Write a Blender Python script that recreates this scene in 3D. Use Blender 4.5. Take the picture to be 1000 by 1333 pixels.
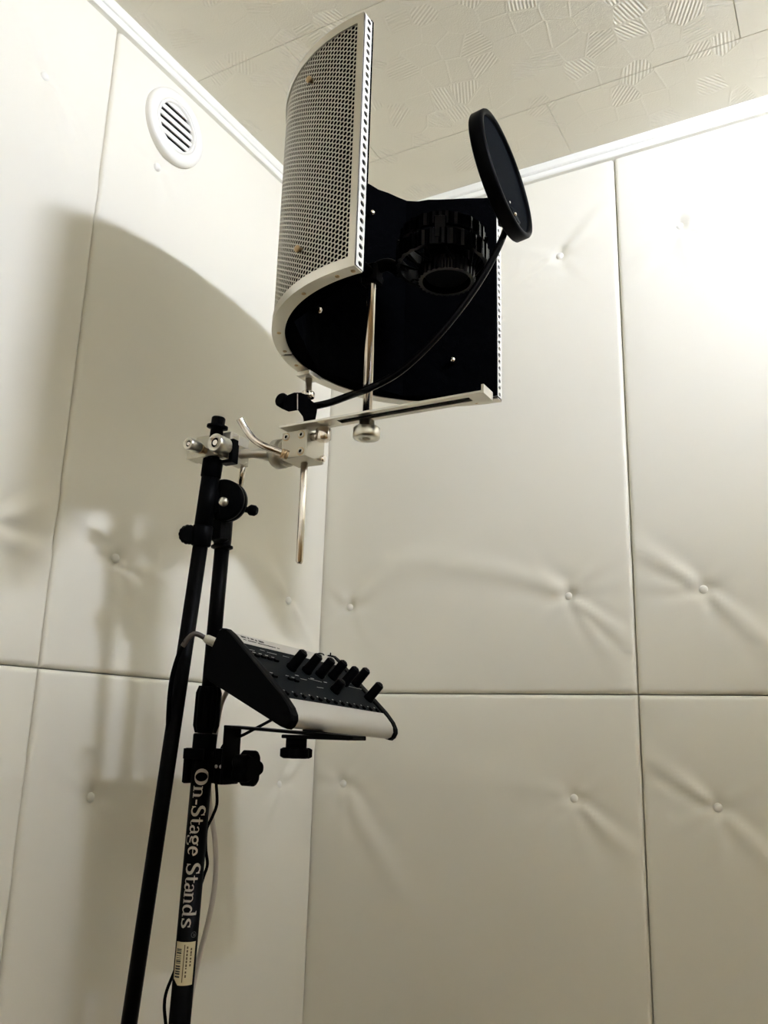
import bpy, math, random
import numpy as np
from mathutils import Vector, Matrix

# ---------------------------------------------------------------- camera
S = bpy.context.scene
for o in list(bpy.data.objects): bpy.data.objects.remove(o)
FPX = 1111.6
YAW, PITCH, ROLL = 0.511758, 0.248949, 0.027890
CAM = np.array([0.84434, -1.29082, 1.13])
_f = np.array([-math.sin(YAW)*math.cos(PITCH), math.cos(YAW)*math.cos(PITCH), math.sin(PITCH)])
_r0 = np.array([math.cos(YAW), math.sin(YAW), 0.0]); _u0 = np.cross(_r0, _f)
_r = math.cos(ROLL)*_r0 + math.sin(ROLL)*_u0
_u = -math.sin(ROLL)*_r0 + math.cos(ROLL)*_u0
cd = bpy.data.cameras.new('camera'); cam = bpy.data.objects.new('camera', cd)
S.collection.objects.link(cam)
cd.sensor_fit = 'HORIZONTAL'; cd.sensor_width = 36.0; cd.lens = 36.0*FPX/1000.0
cd.clip_start = 0.02
cam.matrix_world = Matrix(((_r[0], _u[0], -_f[0], CAM[0]), (_r[1], _u[1], -_f[1], CAM[1]),
                           (_r[2], _u[2], -_f[2], CAM[2]), (0, 0, 0, 1)))
S.camera = cam

def ray(px, py): return _f + _r*((px-500)/FPX) - _u*((py-666.5)/FPX)
def at(px, py, d): return CAM + ray(px, py)*d                       # point at camera depth d
def onp(px, py, ax, v):                                             # point on an axis plane
    d = ray(px, py); return CAM + d*((v-CAM[ax])/d[ax])
def onpl(px, py, P0, N):
    d = ray(px, py); return CAM + d*(np.dot(np.array(P0)-CAM, N)/np.dot(d, N))
def rowz(py, A, B):                                                 # where the line A-B crosses image row py
    lo, hi = -1.0, 2.0
    A = np.array(A); B = np.array(B)
    def row(t):
        P = A+(B-A)*t - CAM; return 666.5 - FPX*np.dot(P, _u)/np.dot(P, _f)
    s = 1 if row(1) > row(0) else -1
    for _ in range(50):
        m = (lo+hi)/2
        if (row(m)-py)*s < 0: lo = m
        else: hi = m
    return A+(B-A)*lo

# ---------------------------------------------------------------- world, light level
w = bpy.data.worlds.new('world'); S.world = w; w.use_nodes = True
w.node_tree.nodes['Background'].inputs[0].default_value = (0.9, 0.88, 0.85, 1)
w.node_tree.nodes['Background'].inputs[1].default_value = 0.02
S.view_settings.view_transform = 'Standard'; S.view_settings.look = 'None'
S.view_settings.exposure = 0.70; S.view_settings.gamma = 1.0
S.view_settings.use_curve_mapping = False
LAMP = (1.34, -0.645)           # ceiling lamp, outside the frame on the right
LAMP_W = 565.0                 # emission strength of its diffuser

# ---------------------------------------------------------------- room size
ZC = 2.117                     # ceiling
ZS = 1.189                     # seam between the two tiers of wall pads
XR = 1.751; YB = -1.797        # far ends of the room behind the camera

# ---------------------------------------------------------------- materials
def mat(name, col, rough=0.5, metal=0.0, spec=0.5, bump=None, var=None, ior=1.5):
    m = bpy.data.materials.new(name); m.use_nodes = True
    nt = m.node_tree; b = nt.nodes['Principled BSDF']
    b.inputs['Base Color'].default_value = (*col, 1); b.inputs['Roughness'].default_value = rough
    b.inputs['Metallic'].default_value = metal; b.inputs['IOR'].default_value = ior; b.inputs['Specular IOR Level'].default_value = spec
    g = nt.nodes.new('ShaderNodeNewGeometry')
    if bump:
        sc, st, dist = bump
        n = nt.nodes.new('ShaderNodeTexNoise'); n.inputs['Scale'].default_value = sc
        n.inputs['Detail'].default_value = 3
        nt.links.new(g.outputs['Position'], n.inputs['Vector'])
        bp = nt.nodes.new('ShaderNodeBump'); bp.inputs['Strength'].default_value = st
        bp.inputs['Distance'].default_value = dist
        nt.links.new(n.outputs['Fac'], bp.inputs['Height'])
        nt.links.new(bp.outputs['Normal'], b.inputs['Normal'])
    if var:
        sc, col2 = var
        n = nt.nodes.new('ShaderNodeTexNoise'); n.inputs['Scale'].default_value = sc
        n.inputs['Detail'].default_value = 4
        nt.links.new(g.outputs['Position'], n.inputs['Vector'])
        mx = nt.nodes.new('ShaderNodeMix'); mx.data_type = 'RGBA'
        mx.inputs[6].default_value = (*col, 1); mx.inputs[7].default_value = (*col2, 1)
        nt.links.new(n.outputs['Fac'], mx.inputs[0]); nt.links.new(mx.outputs[2], b.inputs['Base Color'])
    return m

M = {}
M['vinyl'] = mat('cream_vinyl', (.84, .80, .665), .50, spec=.30, bump=(900, .12, .0006), var=(6, (.825, .78, .64)))
M['brownpad'] = mat('brown_vinyl', (.43, .285, .13), .5, var=(6, (.39, .25, .11)))
M['button'] = mat('covered_button', (.86, .83, .72), .4)
M['backing'] = mat('wall_board', (.10, .095, .085), .9)
M['trim'] = mat('white_trim', (.90, .88, .78), .35)
M['vent'] = mat('white_plastic', (.88, .85, .75), .35)
M['dark'] = mat('recess_shade', (.003, .003, .003), .9, ior=1.05)  # near-black that stands for the shade inside slots, sockets and hollows
M['floor'] = mat('brown_floor', (.10, .055, .024), .45, var=(9, (.13, .075, .034)))
M['nickel'] = mat('satin_nickel', (.66, .63, .55), .32, 1.0, bump=(260, .05, .0005))
M['sheet'] = mat('zinc_sheet', (.58, .56, .48), .38, 1.0)
M['strip'] = mat('pale_zinc', (.80, .78, .70), .4, .35)
M['cast'] = mat('cast_alloy', (.52, .49, .40), .38, .7)
M['chrome'] = mat('chrome', (.84, .78, .70), .17, 1.0)
M['brass'] = mat('brass_screw', (.52, .38, .22), .3, 1.0)
M['foam'] = mat('black_foam', (.0009, .0010, .0012), .95, spec=.3, ior=1.05, bump=(700, .5, .002))
M['blackp'] = mat('black_plastic', (.0016, .0016, .0017), .42, ior=1.09)
M['blackm'] = mat('black_coated_steel', (.0016, .0014, .0013), .42, ior=1.11)
M['blackr'] = mat('black_rubber', (.0014, .0014, .0014), .6, ior=1.10)
M['gloss'] = mat('glossy_black', (.0016, .0016, .0018), .25, ior=1.20)
M['panel'] = mat('charcoal_panel', (.0060, .0074, .0078), .5, ior=1.09)
M['silver'] = mat('brushed_silver', (.64, .62, .58), .36, .75)
M['print'] = mat('grey_print', (.36, .35, .32), .5)
M['pale'] = mat('pale_print', (.50, .45, .37), .5)
M['faint'] = mat('faint_print', (.05, .05, .05), .5)
M['ink'] = mat('dark_ink', (.03, .03, .028), .6)
M['inkbrown'] = mat('brown_ink', (.12, .08, .04), .6)
M['paper'] = mat('cream_sticker', (.74, .66, .42), .5, var=(60, (.66, .56, .33)))
M['plug'] = mat('beige_plug', (.50, .47, .36), .5)
M['whitecable'] = mat('white_cable', (.62, .55, .46), .5)
M['browncable'] = mat('brown_sleeve', (.06, .045, .035), .5)
M['lampbody'] = mat('lamp_body', (.85, .85, .82), .4)
m = bpy.data.materials.new('lamp_diffuser'); m.use_nodes = True
nt = m.node_tree; nt.nodes.remove(nt.nodes['Principled BSDF'])
em = nt.nodes.new('ShaderNodeEmission'); em.inputs[0].default_value = (.86, .935, 1.18, 1)
em.inputs[1].default_value = LAMP_W
nt.links.new(em.outputs[0], nt.nodes['Material Output'].inputs[0]); M['lamp'] = m

# ceiling tile: embossed polygons, some of them hatched
m = mat('embossed_tile', (.86, .81, .665), .6, spec=.3); M['tile'] = m
nt = m.node_tree; b = nt.nodes['Principled BSDF']; L = nt.links.new
def nd(t, **k):
    n = nt.nodes.new(t)
    for a, v in k.items(): setattr(n, a, v)
    return n
def mth(op, a, b_=None, c=None):
    n = nd('ShaderNodeMath', operation=op)
    for i, v in enumerate((a, b_, c)):
        if v is None: continue
        if isinstance(v, (int, float)): n.inputs[i].default_value = v
        else: L(v, n.inputs[i])
    return n.outputs[0]
g = nd('ShaderNodeNewGeometry')
v1 = nd('ShaderNodeTexVoronoi', voronoi_dimensions='2D', feature='F1'); v1.inputs['Scale'].default_value = 24
v1.inputs['Randomness'].default_value = .55
v2 = nd('ShaderNodeTexVoronoi', voronoi_dimensions='2D', feature='DISTANCE_TO_EDGE'); v2.inputs['Scale'].default_value = 24
v2.inputs['Randomness'].default_value = .55
L(g.outputs['Position'], v1.inputs['Vector']); L(g.outputs['Position'], v2.inputs['Vector'])
sep = nd('ShaderNodeSeparateColor'); L(v1.outputs['Color'], sep.inputs[0])
sx = nd('ShaderNodeSeparateXYZ'); L(g.outputs['Position'], sx.inputs[0])
ang = mth('MULTIPLY', sep.outputs[0], 6.283)
proj_ = mth('ADD', mth('MULTIPLY', sx.outputs[0], mth('COSINE', ang)), mth('MULTIPLY', sx.outputs[1], mth('SINE', ang)))
hatch = mth('SINE', mth('MULTIPLY', proj_, 1200.0))
on = mth('GREATER_THAN', sep.outputs[1], .68)
inside = mth('GREATER_THAN', v2.outputs['Distance'], .05)
hat = mth('MULTIPLY', mth('MULTIPLY', hatch, on), mth('MULTIPLY', inside, .42))
edge = mth('SUBTRACT', 1.0, mth('MINIMUM', 1.0, mth('DIVIDE', v2.outputs['Distance'], .06)))
edge = mth('MULTIPLY', edge, mth('GREATER_THAN', sep.outputs[2], .35))
level = mth('MULTIPLY', sep.outputs[2], .35)
nz = nd('ShaderNodeTexNoise'); nz.inputs['Scale'].default_value = 420; nz.inputs['Detail'].default_value = 2
L(g.outputs['Position'], nz.inputs['Vector'])
hsum = mth('ADD', mth('ADD', hat, mth('MULTIPLY', edge, .38)), mth('ADD', level, mth('MULTIPLY', nz.outputs['Fac'], .5)))
bp = nd('ShaderNodeBump'); bp.inputs['Strength'].default_value = .62; bp.inputs['Distance'].default_value = .0012
L(hsum, bp.inputs['Height']); L(bp.outputs['Normal'], b.inputs['Normal'])

# nylon mesh of the pop filter: dense, lets a little light through
m = mat('nylon_mesh', (.0026, .0034, .0042), .8, ior=1.08); M['nylon'] = m
nt = m.node_tree; tr = nt.nodes.new('ShaderNodeBsdfTransparent'); ms = nt.nodes.new('ShaderNodeMixShader')
ms.inputs[0].default_value = .94
nt.links.new(tr.outputs[0], ms.inputs[1]); nt.links.new(nt.nodes['Principled BSDF'].outputs[0], ms.inputs[2])
nt.links.new(ms.outputs[0], nt.nodes['Material Output'].inputs[0])

# ---------------------------------------------------------------- mesh helpers
COL = S.collection
def norm(v): v = np.array(v, float); return v/np.linalg.norm(v)
def frame(d):
    d = norm(d); a = np.array([0, 0, 1.0]) if abs(d[2]) < .9 else np.array([1.0, 0, 0])
    x = norm(np.cross(a, d)); return x, np.cross(d, x), d
class MB:
    def __init__(s): s.v = []; s.f = []; s.sm = []
    def add(s, vs, fs, smooth=False):
        o = len(s.v); s.v += [tuple(map(float, q)) for q in vs]
        s.f += [tuple(i+o for i in q) for q in fs]; s.sm += [smooth]*len(fs); return s
    def box(s, c, size, ax=None, bev=0.0):
        c = np.array(c, float); X, Y, Z = ax if ax is not None else np.eye(3)
        hx, hy, hz = [q/2 for q in size]
        if bev <= 0:
            vs = [c+X*i*hx+Y*j*hy+Z*k*hz for i in (-1, 1) for j in (-1, 1) for k in (-1, 1)]
            fs = [(0, 1, 3, 2), (4, 6, 7, 5), (0, 4, 5, 1), (2, 3, 7, 6), (0, 2, 6, 4), (1, 5, 7, 3)]
            return s.add(vs, fs)
        # chamfered: stacked octagon-like rings
        b = min(bev, hx*.9, hy*.9, hz*.9)
        def ring(ix, iy, z): 
            return [c+X*x+Y*y+Z*z for x, y in ((-ix, -iy+b), (-ix+b, -iy), (ix-b, -iy), (ix, -iy+b), (ix, iy-b), (ix-b, iy), (-ix+b, iy), (-ix, iy-b))]
        rs = [ring(hx-b*.7, hy-b*.7, -hz), ring(hx, hy, -hz+b*.7), ring(hx, hy, hz-b*.7), ring(hx-b*.7, hy-b*.7, hz)]
        vs = sum(rs, []); fs = [tuple(range(7, -1, -1)), tuple(range(24, 32))]
        for r in range(3):
            for i in range(8): fs.append((r*8+i, r*8+(i+1) % 8, r*8+8+(i+1) % 8, r*8+8+i))
        return s.add(vs, fs)
    def lathe(s, P, d, prof, n=24, cap=(True, True), smooth=True):
        """prof: (radius, offset along d) from start to end"""
        x, y, z = frame(d); P = np.array(P, float); vs = []; fs = []
        for r, h in prof:
            for i in range(n):
                a = 2*math.pi*i/n; vs.append(P+z*h+(x*math.cos(a)+y*math.sin(a))*r)
        k = len(prof)
        for j in range(k-1):
            for i in range(n): fs.append((j*n+i, j*n+(i+1) % n, (j+1)*n+(i+1) % n, (j+1)*n+i))
        s.add(vs, fs, smooth)
        o = len(s.v)-len(vs)
        if cap[0]: s.f.append(tuple(o+i for i in range(n-1, -1, -1))); s.sm.append(False)
        if cap[1]: s.f.append(tuple(o+(k-1)*n+i for i in range(n))); s.sm.append(False)
        return s
    def cyl(s, A, B, r, r2=None, n=20, bev=0.0):
        A = np.array(A, float); B = np.array(B, float); h = np.linalg.norm(B-A); r2 = r if r2 is None else r2
        if bev > 0: pr = [(r-bev, 0), (r, bev), (r2, h-bev), (r2-bev, h)]
        else: pr = [(r, 0), (r2, h)]
        return s.lathe(A, B-A, pr, n)
    def star(s, A, B, r, lobes=6, depth=.18, n=48):
        """knob with lobes"""
        x, y, z = frame(np.array(B)-np.array(A)); h = np.linalg.norm(np.array(B)-np.array(A)); A = np.array(A, float)
        vs = []; fs = []; pr = [(.82, 0), (1, .15*h), (1, .85*h), (.82, h)]
        for q, t in pr:
            for i in range(n):
                a = 2*math.pi*i/n; rr = r*q*(1-depth*(.5-.5*math.cos(lobes*a))**2)
                vs.append(A+z*t+(x*math.cos(a)+y*math.sin(a))*rr)
        for j in range(3):
            for i in range(n): fs.append((j*n+i, j*n+(i+1) % n, (j+1)*n+(i+1) % n, (j+1)*n+i))
        fs += [tuple(range(n-1, -1, -1)), tuple(range(3*n, 4*n))]
        return s.add(vs, fs)
    def tube(s, pts, r, n=10, sub=8, caps=True):
        P = [np.array(q, float) for q in pts]
        if sub > 1 and len(P) > 2:
            Q = []
            for i in range(len(P)-1):
                p0 = P[max(i-1, 0)]; p1 = P[i]; p2 = P[i+1]; p3 = P[min(i+2, len(P)-1)]
                for k in range(sub):
                    t = k/sub
                    Q.append(.5*((2*p1)+(-p0+p2)*t+(2*p0-5*p1+4*p2-p3)*t*t+(-p0+3*p1-3*p2+p3)*t**3))
            Q.append(P[-1]); P = Q
        rs = r if callable(r) else (lambda t: r)
        vs = []; fs = []; x = None; m_ = len(P)
        for i in range(m_):
            d = norm(P[min(i+1, m_-1)]-P[max(i-1, 0)])
            if x is None: x = frame(d)[0]
            x = norm(x-d*np.dot(x, d)); y = np.cross(d, x); R_ = rs(i/(m_-1))
            for k in range(n):
                a = 2*math.pi*k/n; vs.append(P[i]+(x*math.cos(a)+y*math.sin(a))*R_)
        for i in range(m_-1):
            for k in range(n): fs.append((i*n+k, i*n+(k+1) % n, (i+1)*n+(k+1) % n, (i+1)*n+k))
        s.add(vs, fs, True); o = len(s.v)-len(vs)
        if caps:
            s.f += [tuple(o+i for i in range(n-1, -1, -1)), tuple(o+(m_-1)*n+i for i in range(n))]; s.sm += [False, False]
        return s
    def prism(s, poly, vec):
        """3D polygon extruded along vec"""
        n = len(poly); vec = np.array(vec, float); A = [np.array(q, float) for q in poly]
        vs = A+[q+vec for q in A]
        fs = [tuple(range(n-1, -1, -1)), tuple(range(n, 2*n))]+[(i, (i+1) % n, n+(i+1) % n, n+i) for i in range(n)]
        return s.add(vs, fs)
    def arcplate(s, c, r0, r1, z0, z1, a0, a1, n=64):
        """ring sector, angles in radians"""
        vs = []; fs = []
        for i in range(n+1):
            a = a0+(a1-a0)*i/n; e = np.array([math.cos(a), math.sin(a)])
            for r, z in ((r0, z0), (r1, z0), (r1, z1), (r0, z1)):
                vs.append((c[0]+e[0]*r, c[1]+e[1]*r, z))
        for i in range(n):
            for k in range(4): fs.append((i*4+k, i*4+(k+1) % 4, i*4+4+(k+1) % 4, i*4+4+k))
        fs += [(0, 1, 2, 3), (n*4+3, n*4+2, n*4+1, n*4)]
        return s.add(vs, fs)
    def build(s, name, m, parent=None, base=None, smooth=None):
        me = bpy.data.meshes.new(name); off = np.array(base if base is not None else (parent['_b'] if parent else (0, 0, 0)), float)
        me.from_pydata([tuple(np.array(q)-off) for q in s.v], [], s.f)
        me.materials.append(m if not isinstance(m, str) else M[m])
        sm = s.sm if smooth is None else [smooth]*len(s.f)
        me.polygons.foreach_set('use_smooth', sm)
        import bmesh
        bm = bmesh.new(); bm.from_mesh(me); bmesh.ops.recalc_face_normals(bm, faces=bm.faces); bm.to_mesh(me); bm.free()
        me.update()
        o = bpy.data.objects.new(name, me); COL.objects.link(o)
        if parent:
            o.parent = parent
            if '_b' in parent: BASES[o.name] = 1; o['_b'] = list(map(float, parent['_b']))
        else:
            o.location = off
            o['_b'] = list(map(float, off))
        return o
BASES = {}
def tag(o, label=None, cat=None, group=None, kind=None):
    if label: o['label'] = label
    if cat: o['category'] = cat
    if group: o['group'] = group
    if kind: o['kind'] = kind
    return o
def thing(name, base, label, cat, group=None):
    o = bpy.data.objects.new(name, None); COL.objects.link(o); o.location = base; o.empty_display_size = .05
    o['_b'] = [float(q) for q in base]; return tag(o, label, cat, group)
def rawmesh(name, vs, fs, m, smooth=True):
    me = bpy.data.meshes.new(name); me.from_pydata(vs, [], fs); me.materials.append(M[m])
    me.polygons.foreach_set('use_smooth', [smooth]*len(fs)); me.update(); return me

# ================================================================ STRUCTURE
# wall pads: local s across, t up, n out of the wall
rng = np.random.default_rng(4)
def pad_mesh(name, W, Hh, btns, step, seed, folds=(), m='vinyl'):
    """upholstered pad with rounded borders, tufts at btns and folds (s,t,angle,len,amp,width,curve)"""
    ns = max(8, int(W/step)); nt_ = max(8, int(Hh/step))
    def spaced(n, Lg):
        e = np.array([0, .0004, .0014, .003, .005, .0075, .011]); mid = np.linspace(.011, Lg-.011, n)[1:-1]
        return np.concatenate([e, mid, Lg-e[::-1]])
    s1 = spaced(ns, W); t1 = spaced(nt_, Hh); s, t = np.meshgrid(s1, t1, indexing='ij')
    d = np.minimum(np.minimum(s, W-s), np.minimum(t, Hh-t))
    rr = .0065; q = 1-np.clip(d/rr, 0, 1)
    h = -.0065*(1-np.sqrt(np.clip(1-q*q, 0, 1)))
    h += .0022*(1-np.exp(-d/.04))-.0022
    rg = np.random.default_rng(seed); und = np.zeros_like(h)
    for k in range(6):
        a = rg.uniform(0, 6.28); fr = rg.uniform(5, 14); ph = rg.uniform(0, 6.28)
        und += np.sin((s*math.cos(a)+t*math.sin(a))*fr+ph)
    h += und*.0006*np.clip(d/.05, 0, 1)
    for (bs, bt) in btns:
        r2 = (s-bs)**2+(t-bt)**2; r = np.sqrt(r2)
        h -= .0055*np.exp(-r2/.011**2)+.0045*np.exp(-r/.035)
    for (fs_, ft, ang, ln, amp, wd, cv) in folds:
        ca, sa = math.cos(ang), math.sin(ang)
        a = (s-fs_)*ca+(t-ft)*sa; b_ = -(s-fs_)*sa+(t-ft)*ca
        b_ = b_-cv*a*a; wloc = wd*(.35+.65*np.clip(a/ln, 0, 1.2))
        al = np.clip(a/.02, 0, 1)*np.exp(-np.clip(a/ln, 0, 9)**2*1.3)*(a > 0)
        x = b_/wloc
        h += .80*amp*al*(np.exp(-x*x)-.55*np.exp(-(x-1.5)**2)-.25*np.exp(-(x+1.6)**2))
    n0, n1 = s.shape
    vs = np.stack([s, t, h], -1).reshape(-1, 3).tolist()
    idx = np.arange(n0*n1).reshape(n0, n1)
    fs = np.stack([idx[:-1, :-1], idx[1:, :-1], idx[1:, 1:], idx[:-1, 1:]], -1).reshape(-1, 4).tolist()
    # skirt down to the wall board
    bd = list(idx[:, 0])+list(idx[-1, 1:])+list(idx[-2::-1, -1])+list(idx[0, -2:0:-1])
    o = len(vs)
    for i in bd: vs.append([vs[i][0], vs[i][1], -.021])
    k = len(bd)
    for i in range(k): fs.append([bd[i], o+i, o+(i+1) % k, bd[(i+1) % k]])
    return rawmesh(name, vs, fs, m)

# covered button, one mesh for all
bv = MB(); bv.lathe((0, 0, -.004), (0, 0, 1), [(.0062, 0), (.0066, .004), (.0062, .0062), (.0045, .0078), (.002, .0085), (.0004, .0086)], 20)
btn_me = rawmesh('button', bv.v, bv.f, 'button')

WALLS = {}
def wall(name, label, mtx, rows, step, low='vinyl', high='vinyl'):
    """mtx: local (s,t,n) -> world; rows: list of pads (s0,s1,t0,t1,btns,folds,seed)"""
    L_ = max(r[1] for r in rows); s0 = min(r[0] for r in rows)
    bb = MB(); bb.box(((s0+L_)/2, ZC/2, -.0225-.02), (L_-s0, ZC, .04))
    me = rawmesh(name, bb.v, bb.f, 'backing', False)
    wo = bpy.data.objects.new(name, me); COL.objects.link(wo); wo.matrix_world = mtx
    tag(wo, label, 'wall', kind='structure')
    for (a0, a1, t0, t1, btns, folds, seed) in rows:
        gp = .0006
        me = pad_mesh('wall_pad', a1-a0-2*gp, t1-t0-2*gp, [(x-a0-gp, y-t0-gp) for x, y in btns], step, seed,
                      [(f[0]-a0-gp, f[1]-t0-gp, *f[2:]) for f in folds], low if t0 < 1 else high)
        po = bpy.data.objects.new('wall_pad', me); COL.objects.link(po); po.parent = wo; po.location = (a0+gp, t0+gp, 0)
        for x, y in btns:
            bo = bpy.data.objects.new('button', btn_me); COL.objects.link(bo); bo.parent = po
            bo.location = (x-a0-gp, y-t0-gp, -.0085)
    return wo

D = math.radians
def bf(s, t, seed, extra=()):
    """folds that start at one button"""
    rg = np.random.default_rng(seed); out = []
    base = [35, 150, 215, 325, 265]
    for a in base:
        out.append((s, t, D(a+rg.uniform(-14, 14)), rg.uniform(.06, .12), rg.uniform(.0010, .0022), rg.uniform(.012, .02), rg.uniform(-1.5, 1.5)))
    for (a, ln, am, wd, cv) in extra: out.append((s, t, D(a), ln, am, wd, cv))
    return out
Z1, Z2, Z3, Z4 = 1.9335, 1.339, 1.0385, .44     # button rows
ZT = ZC-.014; ZB = .012
def rows(xs, bx, seed, extra={}):
    out = []
    for i in range(len(xs)-1):
        b = bx[i]
        for (t0, t1, zs) in ((ZB, ZS, (Z3, Z4)), (ZS, ZT, (Z1, Z2))):
            btns = [(x, z) for z in zs for x in b]; fl = []
            for k, (x, z) in enumerate(btns): fl += bf(x, z, seed*100+i*10+k+(5 if z > ZS else 0), extra.get((round(x, 2), z), ()))
            out.append((xs[i], xs[i+1], t0, t1, btns, fl, seed*7+i*2+(z > ZS)))
    return out
# right wall: y = 0, s -> +x, t -> +z, n -> -y
mR = Matrix(((1, 0, 0, 0), (0, 0, -1, 0), (0, 1, 0, 0), (0, 0, 0, 1)))
exR = {(.45, Z2): [(152, .33, .0036, .030, .85), (-38, .13, .0042, .014, 0), (-58, .11, .003, .012, .3), (48, .12, .0026, .025, 0), (14, .10, .0020, .016, 0)],
       (.05, Z2): [(38, .24, .0026, .030, -.9), (120, .06, .002, .014, 0), (-50, .14, .0018, .02, 0)],
       (.65, Z2): [(140, .14, .0038, .018, .4), (172, .10, .0024, .014, 0), (-45, .16, .003, .018, 0)],
       (.65, Z1): [(205, .14, .0030, .016, .5), (225, .16, .0034, .018, .2), (20, .16, .0022, .02, 0)],
       (.45, Z1): [(38, .12, .0028, .016, 0), (220, .10, .0024, .02, 0)],
       (.45, Z3): [(-40, .14, .0036, .016, .2), (-75, .12, .0024, .018, 0), (170, .22, .0018, .03, .3), (35, .08, .0018, .014, 0)],
       (.05, Z3): [(-55, .34, .0028, .03, .25), (20, .18, .0014, .03, 0)],
       (.65, Z3): [(145, .14, .003, .015, 0), (-45, .14, .0026, .018, 0), (-90, .10, .002, .014, 0)]}
rR = rows([-.020, .551, 1.151, 1.751], [[.051, .451], [.651, 1.051], [1.251, 1.651]], 3, exR)
WALLS['right'] = wall('wall_right', 'cream padded wall with button tufting behind the pop filter', mR, rR, .0055)
# left wall: x = 0, s -> +y (s = y), n -> +x
mL = Matrix(((0, 0, 1, 0), (1, 0, 0, 0), (0, 1, 0, 0), (0, 0, 0, 1)))
exL = {(-.5, Z2): [(165, .12, .0034, .018, .6), (200, .14, .0034, .016, 0), (120, .10, .0024, .016, .5), (270, .2, .003, .03, 0), (-20, .14, .0016, .02, 0)],
       (-.7, Z2): [(30, .12, .0030, .018, 0), (-10, .12, .003, .016, 0)],
       (-.1, Z2): [(-45, .14, .0022, .016, 0), (150, .2, .0016, .03, .4)],
       (-.5, Z3): [(178, .12, .0030, .014, 0), (225, .14, .0026, .018, 0), (80, .08, .0022, .014, 0), (-20, .2, .0014, .025, 0)],
       (-.1, Z3): [(40, .12, .0022, .016, 0), (230, .12, .0016, .018, 0)],
       (-.7, Z1): [(120, .14, .0024, .016, 0), (-50, .16, .0026, .018, .3), (-75, .16, .002, .02, 0)],
       (-.5, Z1): [(-40, .3, .0032, .03, .3), (150, .1, .002, .02, 0)],
       (-.7, Z3): [(20, .1, .0026, .016, 0), (-40, .12, .0026, .016, 0)]}
exL = {k: [(a, l_, am*1.7, w_, c) for (a, l_, am, w_, c) in v] for k, v in exL.items()}     # this wall is lit head-on, its folds are deeper
rL = rows([-1.797, -1.197, -.597, 0], [[-1.697, -1.297], [-1.097, -.70], [-.495, -.099]], 5, exL)
WALLS['left'] = wall('wall_left', 'cream padded wall with a round air vent near the ceiling', mL, rL, .0055)
# the two walls behind the camera
mB = Matrix(((1, 0, 0, 0), (0, 0, 1, YB), (0, 1, 0, 0), (0, 0, 0, 1)))
wall('wall_back', 'cream over brown padded wall behind the camera', mB, rows([0, .551, 1.151, 1.751], [[.051, .451], [.651, 1.051], [1.251, 1.651]], 8), .02, 'brownpad')
mS = Matrix(((0, 0, -1, XR), (1, 0, 0, 0), (0, 1, 0, 0), (0, 0, 0, 1)))
wall('wall_front', 'cream over brown padded wall facing the vented wall', mS, rows([-1.797, -1.197, -.597, 0], [[-1.697, -1.297], [-1.097, -.70], [-.495, -.099]], 9), .02, 'brownpad')

fl = MB(); fl.box((XR/2, YB/2, -.02), (XR+.12, -YB+.12, .04)); tag(fl.build('floor', 'floor'), 'plain brown floor of the booth', 'floor', kind='structure')
ce = MB(); ce.box((XR/2, YB/2, ZC+.03), (XR+.12, -YB+.12, .04)); ceil = tag(ce.build('ceiling', 'backing'), 'beige ceiling of embossed tiles in staggered rows', 'ceiling', kind='structure')
TX, TY = .600, .297
tile_cache = {}
yb = -.148+TY; k = 0
while yb > YB-.02:
    y1 = min(yb, .02); y0 = max(yb-TY, YB-.02)
    if y1-y0 > .005:
        x = (.482 if k % 2 == 0 else .175)-TX*2
        while x < XR+.02:
            x0 = max(x, -.02); x1 = min(x+TX, XR+.02)
            if x1-x0 > .005:
                key = (round(x1-x0, 4), round(y1-y0, 4))
                if key not in tile_cache:
                    t_ = MB(); t_.box((0, 0, .005), (key[0]-.0006, key[1]-.0006, .01), None, .0010); tile_cache[key] = rawmesh('ceiling_tile', t_.v, t_.f, 'tile', False)
                to = bpy.data.objects.new('ceiling_tile', tile_cache[key]); COL.objects.link(to); to.parent = ceil
                to.location = ((x0+x1)/2, (y0+y1)/2, ZC)
                to.location.z = ZC+random.Random(k*31+int(x*100)).uniform(0, .0006)
            x += TX
    yb -= TY; k += 1

# cornice moulding, profile (out, z below ceiling)
prof = [(-.020, 0), (.0085, 0), (.0095, -.003), (.0095, -.013), (.0080, -.0155), (.0055, -.0165), (.0055, -.0185), (.0072, -.0200), (.0072, -.0250), (.0055, -.0275), (-.003, -.0285), (-.020, -.0285)]
def cornice(i, P, D_, N, ln, label):
    mb = MB(); mb.prism([np.array(P)+np.array(N)*a+np.array((0, 0, b_)) for a, b_ in prof], np.array(D_)*ln)
    tag(mb.build('trim_%d' % i, 'trim'), label, 'trim', kind='structure')
cornice(1, (0, YB, ZC), (0, 1, 0), (1, 0, 0), -YB, 'white cornice moulding above the vented wall')
cornice(2, (0, 0, ZC), (1, 0, 0), (0, -1, 0), XR, 'white cornice moulding above the wall behind the pop filter')
cornice(3, (XR, YB, ZC), (0, 1, 0), (-1, 0, 0), -YB, 'white cornice moulding facing the vented wall')
cornice(4, (0, YB, ZC), (1, 0, 0), (0, 1, 0), XR, 'white cornice moulding behind the camera')

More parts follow.
